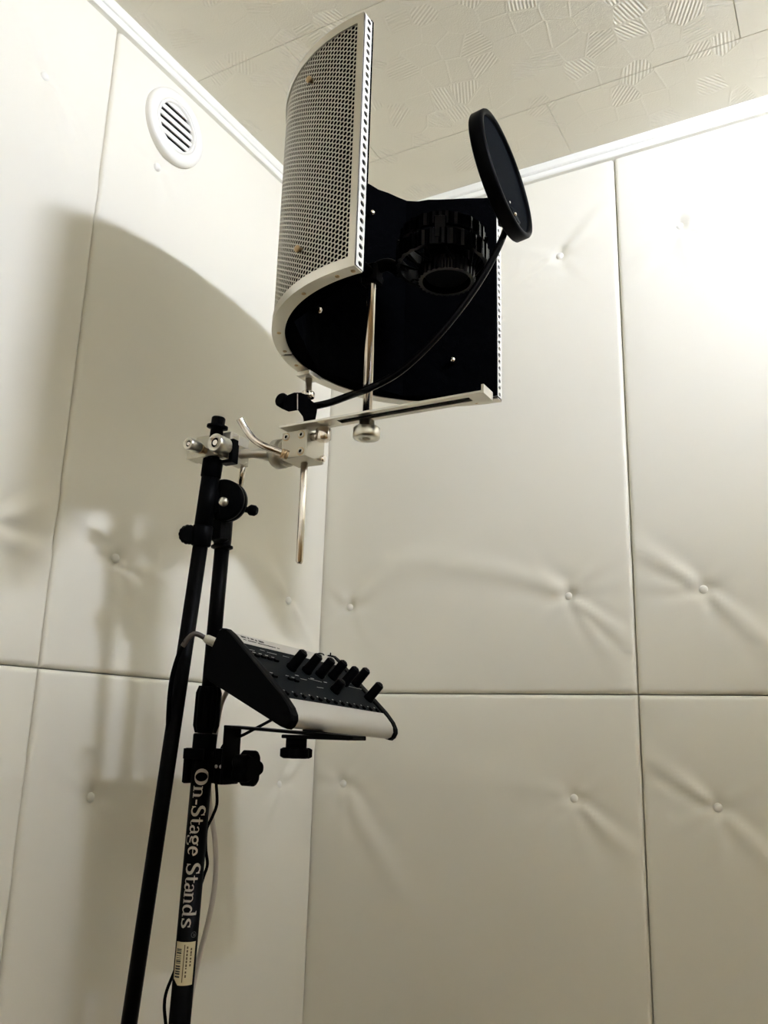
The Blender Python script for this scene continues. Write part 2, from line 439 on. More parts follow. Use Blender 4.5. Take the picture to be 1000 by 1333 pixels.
# ceiling lamp outside the frame; its lip and bottom plate added to shape light
lp = thing('ceiling_lamp', (LAMP[0], LAMP[1], ZC), 'round white ceiling lamp with a glowing drum diffuser and an added light-cutting bottom plate', 'lamp')
b_ = MB(); b_.lathe((LAMP[0], LAMP[1], ZC), (0, 0, -1), [(.098, 0), (.099, .027), (.097, .027), (.096, .004), (.074, .004)], 40); b_.build('ceiling_plate', 'lampbody', lp)  # deep lip added to cut near-level light on the upper walls
b_ = MB(); b_.lathe((LAMP[0], LAMP[1], ZC-.008), (0, 0, -1), [(.072, 0), (.072, .050)], 40); b_.build('drum_diffuser', 'lamp', lp)
b_ = MB(); b_.lathe((LAMP[0], LAMP[1], ZC-.058), (0, 0, -1), [(.070, 0), (.107, .001), (.109, .003), (.105, .005), (.010, .006)], 40); b_.build('bottom_plate', 'lampbody', lp)  # invented plate, its overhang holds light off the lower walls

# ================================================================ AIR VENT
vc = np.array([0, -.477, 2.011])
vt = thing('air_vent', vc, 'round white plastic air vent with horizontal slots set in padded wall', 'vent')
def ring_x(prof, name, m, par, n=56):
    mb = MB(); mb.lathe(vc, (1, 0, 0), prof, n, (False, False)); return mb.build(name, m, par, smooth=True)
ring_x([(.0590, -.012), (.0590, .004), (.0580, .0070), (.0550, .0090), (.0500, .0098), (.0440, .0092), (.0410, .0075), (.0405, -.002)], 'rim', 'vent', vt)
ring_x([(.0415, .004), (.0415, .0075), (.0380, .0085), (.0365, .0075), (.0360, -.002)], 'inner_ring', 'vent', vt)
mb = MB(); mb.lathe(vc, (1, 0, 0), [(.0395, -.012), (.0395, .0012)], 40); mb.build('duct_shade', 'dark', vt)  # black disc close behind the slats, paints the shade of the duct
edges = [-.0375, -.0265, -.0135, -.0005, .0125, .0255, .0375]
for i in range(6):
    z0, z1 = edges[i]+(.0027 if i else 0), edges[i+1]-(.0027 if i < 5 else 0)
    pts = []
    for q in range(9):
        z = z0+(z1-z0)*q/8; pts.append((math.sqrt(max(.0374**2-z*z, 1e-7)), z))
    poly = [vc+np.array([-.003, y, z]) for y, z in pts]+[vc+np.array([-.003, -y, z]) for y, z in reversed(pts)]
    mb = MB(); mb.prism([q+np.array([.0055, 0, 0]) for q in poly], (.002, 0, 0)); mb.build('slat', 'vent', vt)

# ================================================================ VOCAL REFLECTION FILTER
RC = np.array([.4505, -.4675]); R0 = .1928; ZF = 1.565; HF = .295
rf = thing('reflection_filter', (RC[0], RC[1], ZF), 'half-round vocal reflection filter with perforated metal back and black foam lining', 'acoustic shield')
A0, A1 = math.pi/2, 3*math.pi/2          # opening faces +x
# perforated outer sheet, every hole a real hole
pit = .00545; colw = pit*math.sqrt(3)/2; hr = .00248
band = .0095
vs = []; fs = []
smax = math.pi*R0; nc = int((smax-.010)/colw); nr = int((HF-2*band+.010)/pit)
for i in range(nc):
    sc_ = .006+i*colw
    for j in range(nr):
        tc = band-.004+(j+(.5 if i % 2 else 0))*pit
        if tc > HF-band+.004: continue
        o = len(vs)
        for rad in (pit/math.sqrt(3)*1.002, hr):
            for q in range(6):
                a = math.pi/3*q; ss = sc_+rad*math.cos(a); tt = tc+rad*math.sin(a); th = A0+ss/R0
                vs.append((R0*math.cos(th), R0*math.sin(th), tt))
        for q in range(6): fs.append((o+q, o+(q+1) % 6, o+6+(q+1) % 6, o+6+q))
me = rawmesh('perforated_sheet', vs, fs, 'sheet'); sh = bpy.data.objects.new('perforated_sheet', me); COL.objects.link(sh); sh.parent = rf
sh.modifiers.new('thick', 'SOLIDIFY').thickness = .0006
# frame bands
for nm, z0 in (('lower_band', ZF), ('upper_band', ZF+HF-band)):
    mb = MB(); mb.arcplate(RC, R0-.0004, R0+.0014, z0, z0+band, A0, A1, 96); mb.build(nm, 'nickel', rf)
for sg in (-1, 1):
    a = 3*math.pi/2 if sg < 0 else math.pi/2
    da = .0078/R0
    mb = MB(); mb.arcplate(RC, R0-.0004, R0+.0015, ZF, ZF+HF, a-(da if sg < 0 else 0), a+(0 if sg < 0 else da), 6); mb.build('side_band', 'nickel', rf)
# bottom and top closing plates in two lengths each
for (z0, z1, nm) in ((ZF-.0015, ZF, 'bottom_plate'), (ZF+HF, ZF+HF+.0012, 'top_plate')):
    for (a0, a1, dz) in ((A0, A0+1.86, -.0010 if nm == 'bottom_plate' else .0006), (A0+1.875, A1, 0)):
        mb = MB(); mb.arcplate(RC, R0-.0135, R0+.0014, z0+dz, z1+dz, a0, a1, 60); mb.build(nm, 'nickel', rf)
# perforated end strips facing the opening
def strip(sg):
    yo = RC[1]+sg*R0; w_ = .0140; nh = 31; ph = HF/nh
    mb = MB(); xo = RC[0]+.0008
    for k in range(nh):
        z0 = ZF+k*ph; zc = z0+ph/2; yc = yo-sg*(w_*.56)
        out = [(yo, z0), (yo-sg*w_, z0), (yo-sg*w_, z0+ph), (yo, z0+ph)]
        outer = []; inner = []
        for e in range(4):
            p0, p1 = out[e], out[(e+1) % 4]
            for q in range(3): outer.append((p0[0]+(p1[0]-p0[0])*q/3, p0[1]+(p1[1]-p0[1])*q/3))
        for (y, z) in outer:
            a = math.atan2((z-zc)/ph, (y-yc)/w_); inner.append((yc+.0036*math.cos(a), zc+.0029*math.sin(a)))
        o = len(mb.v)
        mb.add([(xo, y, z) for y, z in outer]+[(xo, y, z) for y, z in inner]+[(xo-.003, y, z) for y, z in inner],
               [(q, (q+1) % 12, 12+(q+1) % 12, 12+q) for q in range(12)]+[(12+q, 12+(q+1) % 12, 24+(q+1) % 12, 24+q) for q in range(12)])
    mb.add([(xo, yo-sg*w_, ZF), (xo-.010, yo-sg*w_, ZF), (xo-.010, yo-sg*w_, ZF+HF), (xo, yo-sg*w_, ZF+HF)], [(0, 1, 2, 3)])
    return mb.build('end_strip', 'strip', rf)
strip(-1); strip(1)
# black layers behind the sheet, then foam lining with a few flat facets
mb = MB(); mb.arcplate(RC, R0-.0135, R0-.0016, ZF+.0012, ZF+HF-.001, A0+.004, A1-.004, 72); mb.build('wool_layer', 'foam', rf)
mb = MB(); inn = []; outr = []
VF = [(90, .0203), (132.5, .0222), (178, .0190), (224, .0215), (270, .0185)]
for i in range(4):
    e0, e1 = [RC+np.array([math.cos(math.radians(a)), math.sin(math.radians(a))])*(R0-q) for a, q in (VF[i], VF[i+1])]
    for k in range(9 if i == 3 else 8): inn.append(e0+(e1-e0)*k/8)
for P in inn:
    e = norm(P-RC); outr.append(RC+e*(R0-.014))
vs = []; n = len(inn)
rg = np.random.default_rng(2); nz_ = 24
for k in range(nz_+1):
    for i in range(n):
        jj = rg.normal(0, .0005, 2) if 0 < i < n-1 else np.zeros(2)
        zz = ZF+.001+(HF+.003)*k/nz_
        vs.append((inn[i][0]+jj[0], inn[i][1]+jj[1], zz+(rg.normal(0, .0008) if k == nz_ else 0)))
for k in (0, nz_):
    for i in range(n): vs.append((outr[i][0], outr[i][1], ZF+.001+(HF+.003)*k/nz_))
fs = []
for k in range(nz_):
    for i in range(n-1): fs.append((k*n+i, k*n+i+1, (k+1)*n+i+1, (k+1)*n+i))
ob = (nz_+1)*n; ot = ob+n
for i in range(n-1):
    fs += [(i, ob+i, ob+i+1, i+1), (nz_*n+i, nz_*n+i+1, ot+i+1, ot+i), (ob+i, ot+i, ot+i+1, ob+i+1)]
mb.add(vs, fs)
# foam ends
mb.add([vs[k*n] for k in range(nz_+1)]+[vs[ob], vs[ot]], [tuple(list(range(nz_+1))+[nz_+2, nz_+1])])
mb.add([vs[k*n+n-1] for k in range(nz_+1)]+[vs[ob+n-1], vs[ot+n-1]], [tuple(list(range(nz_+1))+[nz_+2, nz_+1])])
mb.build('foam_lining', 'foam', rf)
# bolts through the shell (brass dome outside, chrome dome inside)
def ang_of(px, py, r):                     # where the ray meets the cylinder of radius r
    o = CAM[:2]-RC; d = ray(px, py); a = d[0]**2+d[1]**2; b = 2*(o@d[:2]); c = o@o-r*r
    q = math.sqrt(max(b*b-4*a*c, 0)); return [CAM+d*((-b-q)/(2*a)), CAM+d*((-b+q)/(2*a))]
bolts = [ang_of(405, 105, R0+.001)[0], ang_of(390, 325, R0+.001)[0]]
for P in bolts:
    e = norm(np.array([P[0]-RC[0], P[1]-RC[1], 0]))
    mb = MB(); mb.lathe(P-e*.003, e, [(.0028, 0), (.0028, .0045), (.0040, .005), (.0040, .0068), (.0024, .0084), (.0004, .0088)], 14); mb.build('bolt', 'brass', rf)
for px, py in ((480, 281), (590, 472), (407, 405), (378, 456)):
    c2 = ang_of(px, py, R0-.032)[1]
    e = norm(np.array([RC[0]-c2[0], RC[1]-c2[1], 0])); P = np.array([RC[0], RC[1], c2[2]])-e*(R0-.034)
    if px == 378: continue
    mb = MB(); mb.lathe(P, e, [(.0040, 0), (.0040, .008), (.0030, .010), (.0006, .0108)], 14); mb.build('bolt', 'chrome', rf)
# screws in the bottom plate
for a in (100, 122, 200, 215, 246, 262, 268, 188):
    a_ = math.radians(a); P = np.array([RC[0]+math.cos(a_)*(R0-.007), RC[1]+math.sin(a_)*(R0-.007), ZF-.0014-(.001 if a < 196 else 0)])
    mb = MB(); mb.lathe(P, (0, 0, -1), [(.0026, 0), (.0024, .0008), (.0012, .001), (.0010, .0002)], 12); mb.build('screw', 'brass', rf)

# ================================================================ FILTER MOUNT (rod, rail, blocks, lever)
RX, RY = .2685, -.4680
mt = thing('filter_mount_arm', (RX, RY, 1.318), 'silver clamp arm with slotted rail, hanging rod and bent lever under the reflection filter', 'mount')
def bld(mb, nm, m, par=mt): return mb.build(nm, m, par)
mb = MB(); mb.lathe((RX, RY, 1.3175), (0, 0, 1), [(.0026, 0), (.0044, .003), (.0044, ZF-1.3175)], 20); bld(mb, 'rod', 'chrome')
mb = MB(); mb.lathe((RX, RY, 1.5285), (0, 0, 1), [(.0078, 0), (.0086, .0012), (.0086, .006), (.0078, .0074)], 24); bld(mb, 'stop_ring', 'chrome')
mb = MB(); mb.box((RX, RY, ZF-.008), (.020, .026, .006), None, .001); bld(mb, 'shell_bracket', 'nickel')
# clamp block with four socket screws
BC = np.array([RX-.001, RY-.003, 1.4605]); BS = (.037, .040, .034)
mb = MB(); mb.box(BC, BS, None, .0012); blk = bld(mb, 'clamp_block', 'cast')
for sx_ in (-.0115, .0105):
    for sz_ in (-.0105, .0105):
        P = BC+np.array([sx_, -BS[1]/2, sz_])
        mb = MB(); mb.lathe(P, (0, -1, 0), [(.0040, -.001), (.0040, .0012), (.0034, .0018), (.0022, .0018), (.0020, .0006)], 16, (False, False)); bld(mb, 'socket_screw', 'nickel', blk)
        mb = MB(); mb.lathe(P, (0, -1, 0), [(.0021, -.001), (.0021, .0008)], 6); bld(mb, 'socket_shade', 'dark', blk)  # black hex disc, paints the shade inside the socket
        mb = MB(); mb.lathe(P, (0, -1, 0), [(.0052, -.001), (.0052, .0003)], 18); bld(mb, 'screw_washer', 'brass', blk)
mb = MB(); mb.cyl(BC+np.array([BS[0]/2, .012, -.012]), BC+np.array([BS[0]/2+.006, .012, -.012]), .0042, bev=.001); bld(mb, 'side_screw', 'chrome', blk)
# slotted rail
rz = 1.4815; ry0, ry1 = -.5015, -.4755; rx0, rx1 = RX-.016, .516
mb = MB()
slot0, slot1, sw = .330, .498, .0056; yc = (ry0+ry1)/2
mb.box(((rx0+slot0)/2, yc, rz), (slot0-rx0, ry1-ry0, .0026)); mb.box(((slot1+rx1)/2, yc, rz), (rx1-slot1, ry1-ry0, .0026))
mb.box(((slot0+slot1)/2, (ry0+yc-sw)/2, rz), (slot1-slot0, yc-sw-ry0, .0026)); mb.box(((slot0+slot1)/2, (ry1+yc+sw)/2, rz), (slot1-slot0, ry1-yc-sw, .0026))
mb.box((rx1+.001, yc, rz+.003), (.003, ry1-ry0, .010)); rl = bld(mb, 'slotted_rail', 'nickel')
mb = MB(); mb.box(((slot0+slot1)/2, yc, rz+.0021), (slot1-slot0+.006, sw*2+.004, .0016)); bld(mb, 'slot_shade_plate', 'blackm', rl)  # black plate added over the slot to paint its shade
mb = MB(); mb.cyl((RX+.034, RY-.012, 1.463), (RX+.034, RY-.012, 1.4795), .0095, bev=.0015, n=6); mb.cyl((RX+.034, RY-.012, 1.470), (RX+.0165, RY-.012, 1.470), .005); bld(mb, 'rail_bolt', 'chrome')
# knuckle disc and bent lever on the left of the block
KL = BC+np.array([-BS[0]/2, 0, -.002])
mb = MB(); mb.lathe(KL+np.array([.001, 0, 0]), (-1, 0, 0), [(.0155, 0), (.0155, .004), (.0175, .0045), (.0175, .0075), (.0165, .008), (.0165, .011), (.0185, .0115), (.0185, .022), (.0165, .025), (.009, .0255)], 32); bld(mb, 'knuckle', 'cast')
dl = lambda px, py, d: at(px, py, d)
arm = [KL+np.array([-.024, 0, 0]), dl(330, 590, 1.055), dl(308, 592, 1.056)]
mb = MB(); mb.tube(arm, lambda t: .0105-.0045*min(1, t*2.2), 14, 8); bld(mb, 'arm_bar', 'cast')
lev = [dl(312, 545, 1.020), dl(320, 558, 1.020), dl(330, 571, 1.018), dl(343, 580, 1.016), dl(358, 586, 1.018), dl(374, 592, 1.020)]
mb = MB(); mb.tube(lev, .0044, 14, 8); lv = bld(mb, 'lever', 'chrome')
mb = MB()
for k in range(3):
    P = dl(367+3.2*k, 590+k*1.1, 1.0195); mb.lathe(P, dl(374, 592, 1.02)-dl(358, 586, 1.018), [(.0052, -.001), (.0060, 0), (.0060, .001), (.0052, .002)], 14)
bld(mb, 'spring_washer', 'brass', lv)
# stand-side clamp
CB = at(283, 583, 1.062)
def cb(dx, dy, dz): return CB+np.array([dx, dy, dz])
mb = MB(); mb.box(cb(-.006, .006, .002), (.056, .016, .032), None, .001); bld(mb, 'clamp_jaw', 'cast')
mb = MB(); mb.box(cb(-.008, -.008, -.012), (.050, .020, .008), None, .0008); bld(mb, 'lower_jaw', 'cast')
for (px, py, rr_, ln) in ((279, 575.5, .0112, .020), (244.5, 577, .0076, .018)):
    P = at(px, py, 1.020)
    mb = MB(); mb.lathe(P, (0, 1, 0), [(rr_-.0008, 0), (rr_, .001), (rr_, ln)], 24, (False, True))
    mb.lathe(P, (0, 1, 0), [(rr_-.0008, 0), (rr_*.55, 0), (rr_*.5, .004), (.0002, .004)], 24, (False, False)); kn = bld(mb, 'clamp_knob', 'nickel')
    mb = MB(); mb.lathe(P+np.array([0, .001, 0]), (0, 1, 0), [(rr_*.30, 0), (rr_*.34, .001), (rr_*.34, .006)], 12); bld(mb, 'knob_screw', 'chrome', kn)
    mb = MB(); mb.lathe(P+np.array([0, .0016, 0]), (0, 1, 0), [(rr_*.54, 0), (rr_*.54, .001)], 20); bld(mb, 'knob_shade', 'dark', kn)  # black disc, paints the shade in the hollow of the knob
    mb = MB(); mb.cyl(P+np.array([0, ln, 0]), P+np.array([0, ln+.022, 0]), .0042); mb.lathe(P+np.array([0, ln+.003, 0]), (0, 1, 0), [(.0058, 0), (.0064, .002), (.0058, .004)], 14); bld(mb, 'threaded_stud', 'brass', kn)
mb = MB(); mb.box(at(304.5, 588, 1.045), (.006, .012, .030), None, .0006); mb.box(at(297, 602, 1.045), (.016, .012, .004)); bld(mb, 'clamp_insert', 'blackp')
mb = MB(); mb.box(at(312, 577, 1.062), (.014, .020, .013), None, .0008); bld(mb, 'guide_block', 'cast')
mb = MB(); mb.box(at(310, 600, 1.062), (.016, .022, .012), None, .0008); bld(mb, 'guide_block', 'cast')
mb = MB(); mb.tube([at(318, 602, 1.064), at(311, 640, 1.074)], .0036, 14, 1); bld(mb, 'lower_rod', 'chrome')

# ================================================================ MICROPHONE POST AND SHOCK MOUNT
PX, PY = .3620, -.4790
sm = thing('shock_mount', (PX, PY, 1.455), 'black round microphone shock mount on a chrome post inside the filter', 'microphone mount')
mb = MB(); mb.lathe((PX, PY, 1.4835), (0, 0, 1), [(.0056, 0), (.0056, .172), (.0064, .173), (.0064, .177)], 24); mb.build('post', 'chrome', sm)
mb = MB(); mb.lathe((PX, PY, 1.4575), (0, 0, 1), [(.0045, .001), (.0050, 0), (.0148, 0), (.0160, .0015), (.0160, .0120), (.0145, .0135), (.0095, .0135), (.0090, .022), (.0002, .022)], 32, (False, False)); mb.lathe((PX, PY, 1.4575), (0, 0, 1), [(.0046, 0), (.0040, .006), (.0002, .006)], 20, (False, False)); mb.build('base_nut', 'nickel', sm)
mc = np.array([.4500, -.4640, 1.678])
top = np.array([PX, PY, 1.6605])
mb = MB(); mb.box(top+np.array([0, 0, .008]), (.022, .020, .026), None, .003); mb.tube([top+np.array([0, 0, .015]), top+np.array([.02, .004, .020]), mc+np.array([-.052, -.006, -.010])], .008, 12, 6); mb.cyl(top+np.array([-.002, -.022, .008]), top+np.array([-.002, .020, .008]), .009, bev=.002); mb.build('yoke', 'blackp', sm)
def ribbed(c, r, z0, z1, th, nrib, nm):
    mb = MB(); n_ = nrib*4
    pr = []
    vs = []; fs = []
    for i in range(n_):
        a = 2*math.pi*i/n_; rr_ = r+(.0016 if (i % 4) in (1, 2) else 0)
        e = np.array([math.cos(a), math.sin(a), 0])
        for rad, z in ((rr_, z0), (rr_, z1), (r-th, z1), (r-th, z0)): vs.append(c+e*rad+np.array([0, 0, z]))
    for i in range(n_):
        for q in range(4): fs.append((i*4+q, i*4+(q+1) % 4, ((i+1) % n_)*4+(q+1) % 4, ((i+1) % n_)*4+q))
    mb.add(vs, fs); return mb.build(nm, 'gloss', sm)
ribbed(mc, .0500, .014, .030, .004, 22, 'upper_ring')
ribbed(mc, .0540, -.014, .006, .004, 26, 'outer_ring')
ribbed(mc+np.array([.006, 0, 0]), .0325, -.034, -.016, .004, 30, 'inner_ring')
mb = MB(); mb.lathe(mc+np.array([.006, 0, -.022]), (0, 0, 1), [(.024, -.006), (.028, 0), (.028, .046), (.024, .050)], 32); mb.build('inner_cup', 'blackp', sm)
for k in range(8):
    a = 2*math.pi*(k+.5)/8; e = np.array([math.cos(a), math.sin(a), 0]); a2 = a+.30; e2 = np.array([math.cos(a2), math.sin(a2), 0])
    mb = MB(); mb.tube([mc+e*.050+np.array([0, 0, .018]), mc+np.array([.006, 0, 0])+e2*.032+np.array([0, 0, -.022]), mc+e*.0525+np.array([0, 0, -.006])], .0016, 8, 3); mb.build('elastic_cord', 'blackr', sm)
for k in range(4):
    a = 2*math.pi*(k+.25)/4; e = np.array([math.cos(a), math.sin(a), 0]); mb = MB()
    mb.box(mc+e*.0520+np.array([0, 0, .008]), (.005, .014, .028), (e, np.array([-e[1], e[0], 0]), np.array([0, 0, 1])), .001); mb.build('strut', 'gloss', sm)

# ================================================================ POP FILTER
pc = at(661.0, 226.5, .97); vd = norm(ray(661, 226.5)); 
axm = norm(_r*(58/173.)-_u*(163/173.)); axm = norm(axm-vd*np.dot(axm, vd))      # long axis of the hoop as seen
side = np.cross(vd, axm); side = side if np.dot(side, _r) > 0 else -side
pn = norm(side*.985-vd*.175); pe = np.cross(pn, axm); RP = .0745
pf = thing('pop_filter', (RX, RY, 1.500), 'black round pop filter on a gooseneck clamped to the rod', 'pop filter')
mb = MB(); mb.lathe(pc-pn*.0155, pn, [(RP-.0055, .001), (RP-.0015, 0), (RP, .0015), (RP, .0145), (RP-.0012, .0165), (RP-.0052, .0165), (RP-.0065, .0150), (RP-.0062, .006), (RP-.0055, .001)], 72, (False, False)); mb.build('hoop', 'blackp', pf)
mb = MB(); mb.lathe(pc-pn*.0040, pn, [(RP-.006, 0), (RP-.006, .0012)], 64); mb.build('front_mesh', 'nylon', pf)
mb = MB(); mb.lathe(pc-pn*.0130, pn, [(RP-.006, 0), (RP-.006, .0010)], 64); mb.build('rear_mesh', 'nylon', pf)
# bracket on the hoop
hb = at(664, 277, .963)
mb = MB(); X_ = norm(at(676, 292, .96)-at(660, 262, .96)); mb.box(at(666, 277, .962), (.030, .006, .012), (X_, pn, np.cross(X_, pn)), .0015); mb.lathe(at(658, 284, .965), _u, [(.0075, -.008), (.0085, -.004), (.0085, .004), (.0055, .009)], 16); br = mb.build('hoop_bracket', 'blackp', pf)
for px, py in ((662.5, 264), (670.5, 279)):
    mb = MB(); mb.lathe(at(px, py, .955), -vd, [(.0022, -.003), (.0022, .0008), (.0010, .0014)], 12); mb.build('screw', 'chrome', br)
gn = [at(408, 529, 1.058), at(430, 524, 1.045), at(455, 515, 1.025), at(484, 504, .990), at(520, 484, .975), at(556, 452, .967), at(590, 414, .963), at(622, 370, .962), at(645, 330, .963), at(658, 300, .965), at(660, 287, .966)]
mb = MB(); mb.tube(gn, lambda t: .0046-.0009*t, 14, 10); mb.build('gooseneck', 'gloss', pf)
cc = np.array([RX, RY, 1.5045])
mb = MB()
sil = [(375, 514), (383, 511), (392, 511), (400, 516), (406, 522), (412, 526), (413, 534), (411, 545), (410, 551), (403, 554), (396, 549), (394, 542), (388, 534), (376, 536), (369, 533), (369, 524)]
mb.prism([at(x, y, 1.042) for x, y in sil], ray(392, 530)*.036); mb.build('clamp_body', 'blackp', pf)
mb = MB(); P = at(367, 521, 1.050); mb.lathe(P, norm(at(375, 526, 1.058)-P), [(.0075, -.004), (.0090, -.002), (.0090, .008), (.0070, .012)], 20); mb.build('clamp_knob', 'blackr', pf)
mb = MB(); mb.box(at(387.5, 523, 1.0415), (.0009, .002, .019), (_r, _f, _u)); mb.build('seam_line', 'silver', pf)

# ================================================================ BOOM MICROPHONE STAND
Ta = at(283.0, 781, 1.060); Tb = at(254.5, 1100, .9985)
Td = norm(Tb-Ta); Tz = lambda z: Ta+Td*((z-Ta[2])/Td[2])
def tp(py): return rowz(py, Ta, Tb)
st = thing('microphone_stand', (Tz(0)[0], Tz(0)[1], 0), 'black boom microphone stand with white lettering on its lower tube', 'microphone stand')
RT = .0122; RU = .0094
def tubez(r, za, zb, nm, m='blackm', n=28, bev=0):
    mb = MB(); mb.cyl(Tz(za), Tz(zb), r, n=n, bev=bev); return mb.build(nm, m, st)
zc1 = tp(973)[2]; zc2 = tp(955)[2]; zc3 = tp(893)[2]
low = tubez(RT, .10, zc1, 'lower_tube')
tubez(.0142, zc1-.004, zc2, 'clutch_ring', 'blackr', 28, .0012)
mb = MB(); mb.star(Tz(zc2+.001), Tz(zc3), .0158, 10, .09, 60); mb.build('clutch_grip', 'blackr', st)
zpv = tp(690)[2]
tubez(RU, zc3-.01, zpv, 'upper_tube')
zr = tp(712)[2]
mb = MB(); mb.lathe(Tz(zr), (0, 0, 1), [(.0100, -.003), (.0138, -.0015), (.0138, .001), (.0110, .002), (.0112, .010), (.0112, .052)], 24); mb.build('pivot_sleeve', 'blackp', st)
# pivot clutch discs
pv = at(294, 652, 1.052); pax = norm(np.array([.30, -1, -.10]))
mb = MB(); mb.lathe(pv-pax*.010, pax, [(.0235, 0), (.0255, .0015), (.0255, .0085), (.0245, .0095), (.0245, .0105), (.0255, .0115), (.0255, .0185), (.0225, .020), (.008, .020)], 40); pvd = mb.build('pivot_clutch', 'blackp', st)
mb = MB(); mb.lathe(at(290.5, 653, 1.0315), pax, [(.0058, -.003), (.0058, .001), (.0046, .0026), (.0004, .0032)], 18); mb.build('bolt', 'nickel', pvd)
mb = MB(); mb.tube([at(306, 660, 1.062), at(318, 663, 1.060), at(331, 664.5, 1.058)], .0038, 12, 4); mb.lathe(at(327, 664, 1.0585), norm(at(331, 665, 1.058)-at(320, 663, 1.06)), [(.0045, -.004), (.0068, -.001), (.0068, .005), (.0045, .008)], 18); mb.build('pivot_lever', 'blackp', pvd)
mb = MB(); mb.box(at(287, 690, 1.058), (.022, .016, .030), None, .004); mb.build('pivot_fork', 'blackp', st)
# boom
Ba = at(276.0, 610, 1.046); Bb = at(169.5, 1323, .952); Bd = norm(Bb-Ba)
def bpnt(py): return rowz(py, Ba, Bb)
bend = Ba+Bd*((.52-Ba[2])/Bd[2])
mb = MB(); mb.cyl(bpnt(612), bend, .0091, n=24); boom = mb.build('boom_arm', 'blackm', st)
mb = MB(); mb.cyl(bend+Bd*.012, bend-Bd*.012, .0104, bev=.003); mb.build('end_cap', 'blackr', boom)
mb = MB(); mb.cyl(bpnt(598), bpnt(622), .0126, .0124, bev=.001); mb.cyl(bpnt(622), bpnt(684), .0112); mb.build('boom_sleeve', 'blackp', boom)
mb = MB(); mb.cyl(bpnt(684), bpnt(711), .0122, bev=.0015); bc_ = mb.build('boom_collar', 'blackp', boom)
kp = at(245.5, 695, 1.026)
mb = MB(); mb.star(kp, kp+norm(ray(245, 695)*np.array([1, 1, .2]))*.010, .0118, 14, .06, 56); mb.cyl(kp+np.array([.002, .006, 0]), bpnt(695), .0055); kb = mb.build('boom_knob', 'blackr', boom)
bt_ = at(282.5, 563, 1.054)
mb = MB(); mb.lathe(at(281, 570, 1.054), norm(-Bd), [(.0078, 0), (.0078, .011), (.0130, .012), (.0130, .0155), (.0085, .0165), (.0085, .025), (.0070, .0265)], 14); mb.cyl(bpnt(600), at(281, 572, 1.054), .0075); mb.build('threaded_adapter', 'blackp', boom)
# arm of the pivot that holds the boom
mb = MB(); mb.box(at(279, 655, 1.050), (.022, .018, .034), None, .004); mb.build('boom_holder', 'blackp', st)
# tripod
zh = .30; hub = Tz(zh)
mb = MB(); mb.lathe(Tz(zh-.03), (0, 0, 1), [(.016, 0), (.021, .004), (.021, .06), (.016, .066)], 24); mb.build('leg_hub', 'blackp', st)
zl = .13; mb = MB(); mb.lathe(Tz(zl-.02), (0, 0, 1), [(.014, 0), (.018, .003), (.018, .035), (.014, .038)], 24); mb.build('brace_hub', 'blackp', st)
for k in range(3):
    a = math.radians(10+120*k); e = np.array([math.cos(a), math.sin(a), 0]); ft = np.array([hub[0], hub[1], 0])+e*.20
    if ft[0] < .02: ft[0] = .022
    A_ = hub+e*.022; B_ = np.array([ft[0], ft[1], .014])
    mb = MB(); mb.cyl(A_, B_, .0075); lg = mb.build('leg', 'blackm', st)
    mb = MB(); mb.cyl(B_-norm(B_-A_)*.03, np.array([ft[0], ft[1], .0]) + np.array([0, 0, .002]), .011, bev=.002); mb.build('rubber_foot', 'blackr', lg)
    mb = MB(); q = A_+(B_-A_)*.55; mb.cyl(Tz(zl)+e*.016, q, .004); mb.build('brace', 'blackm', st)

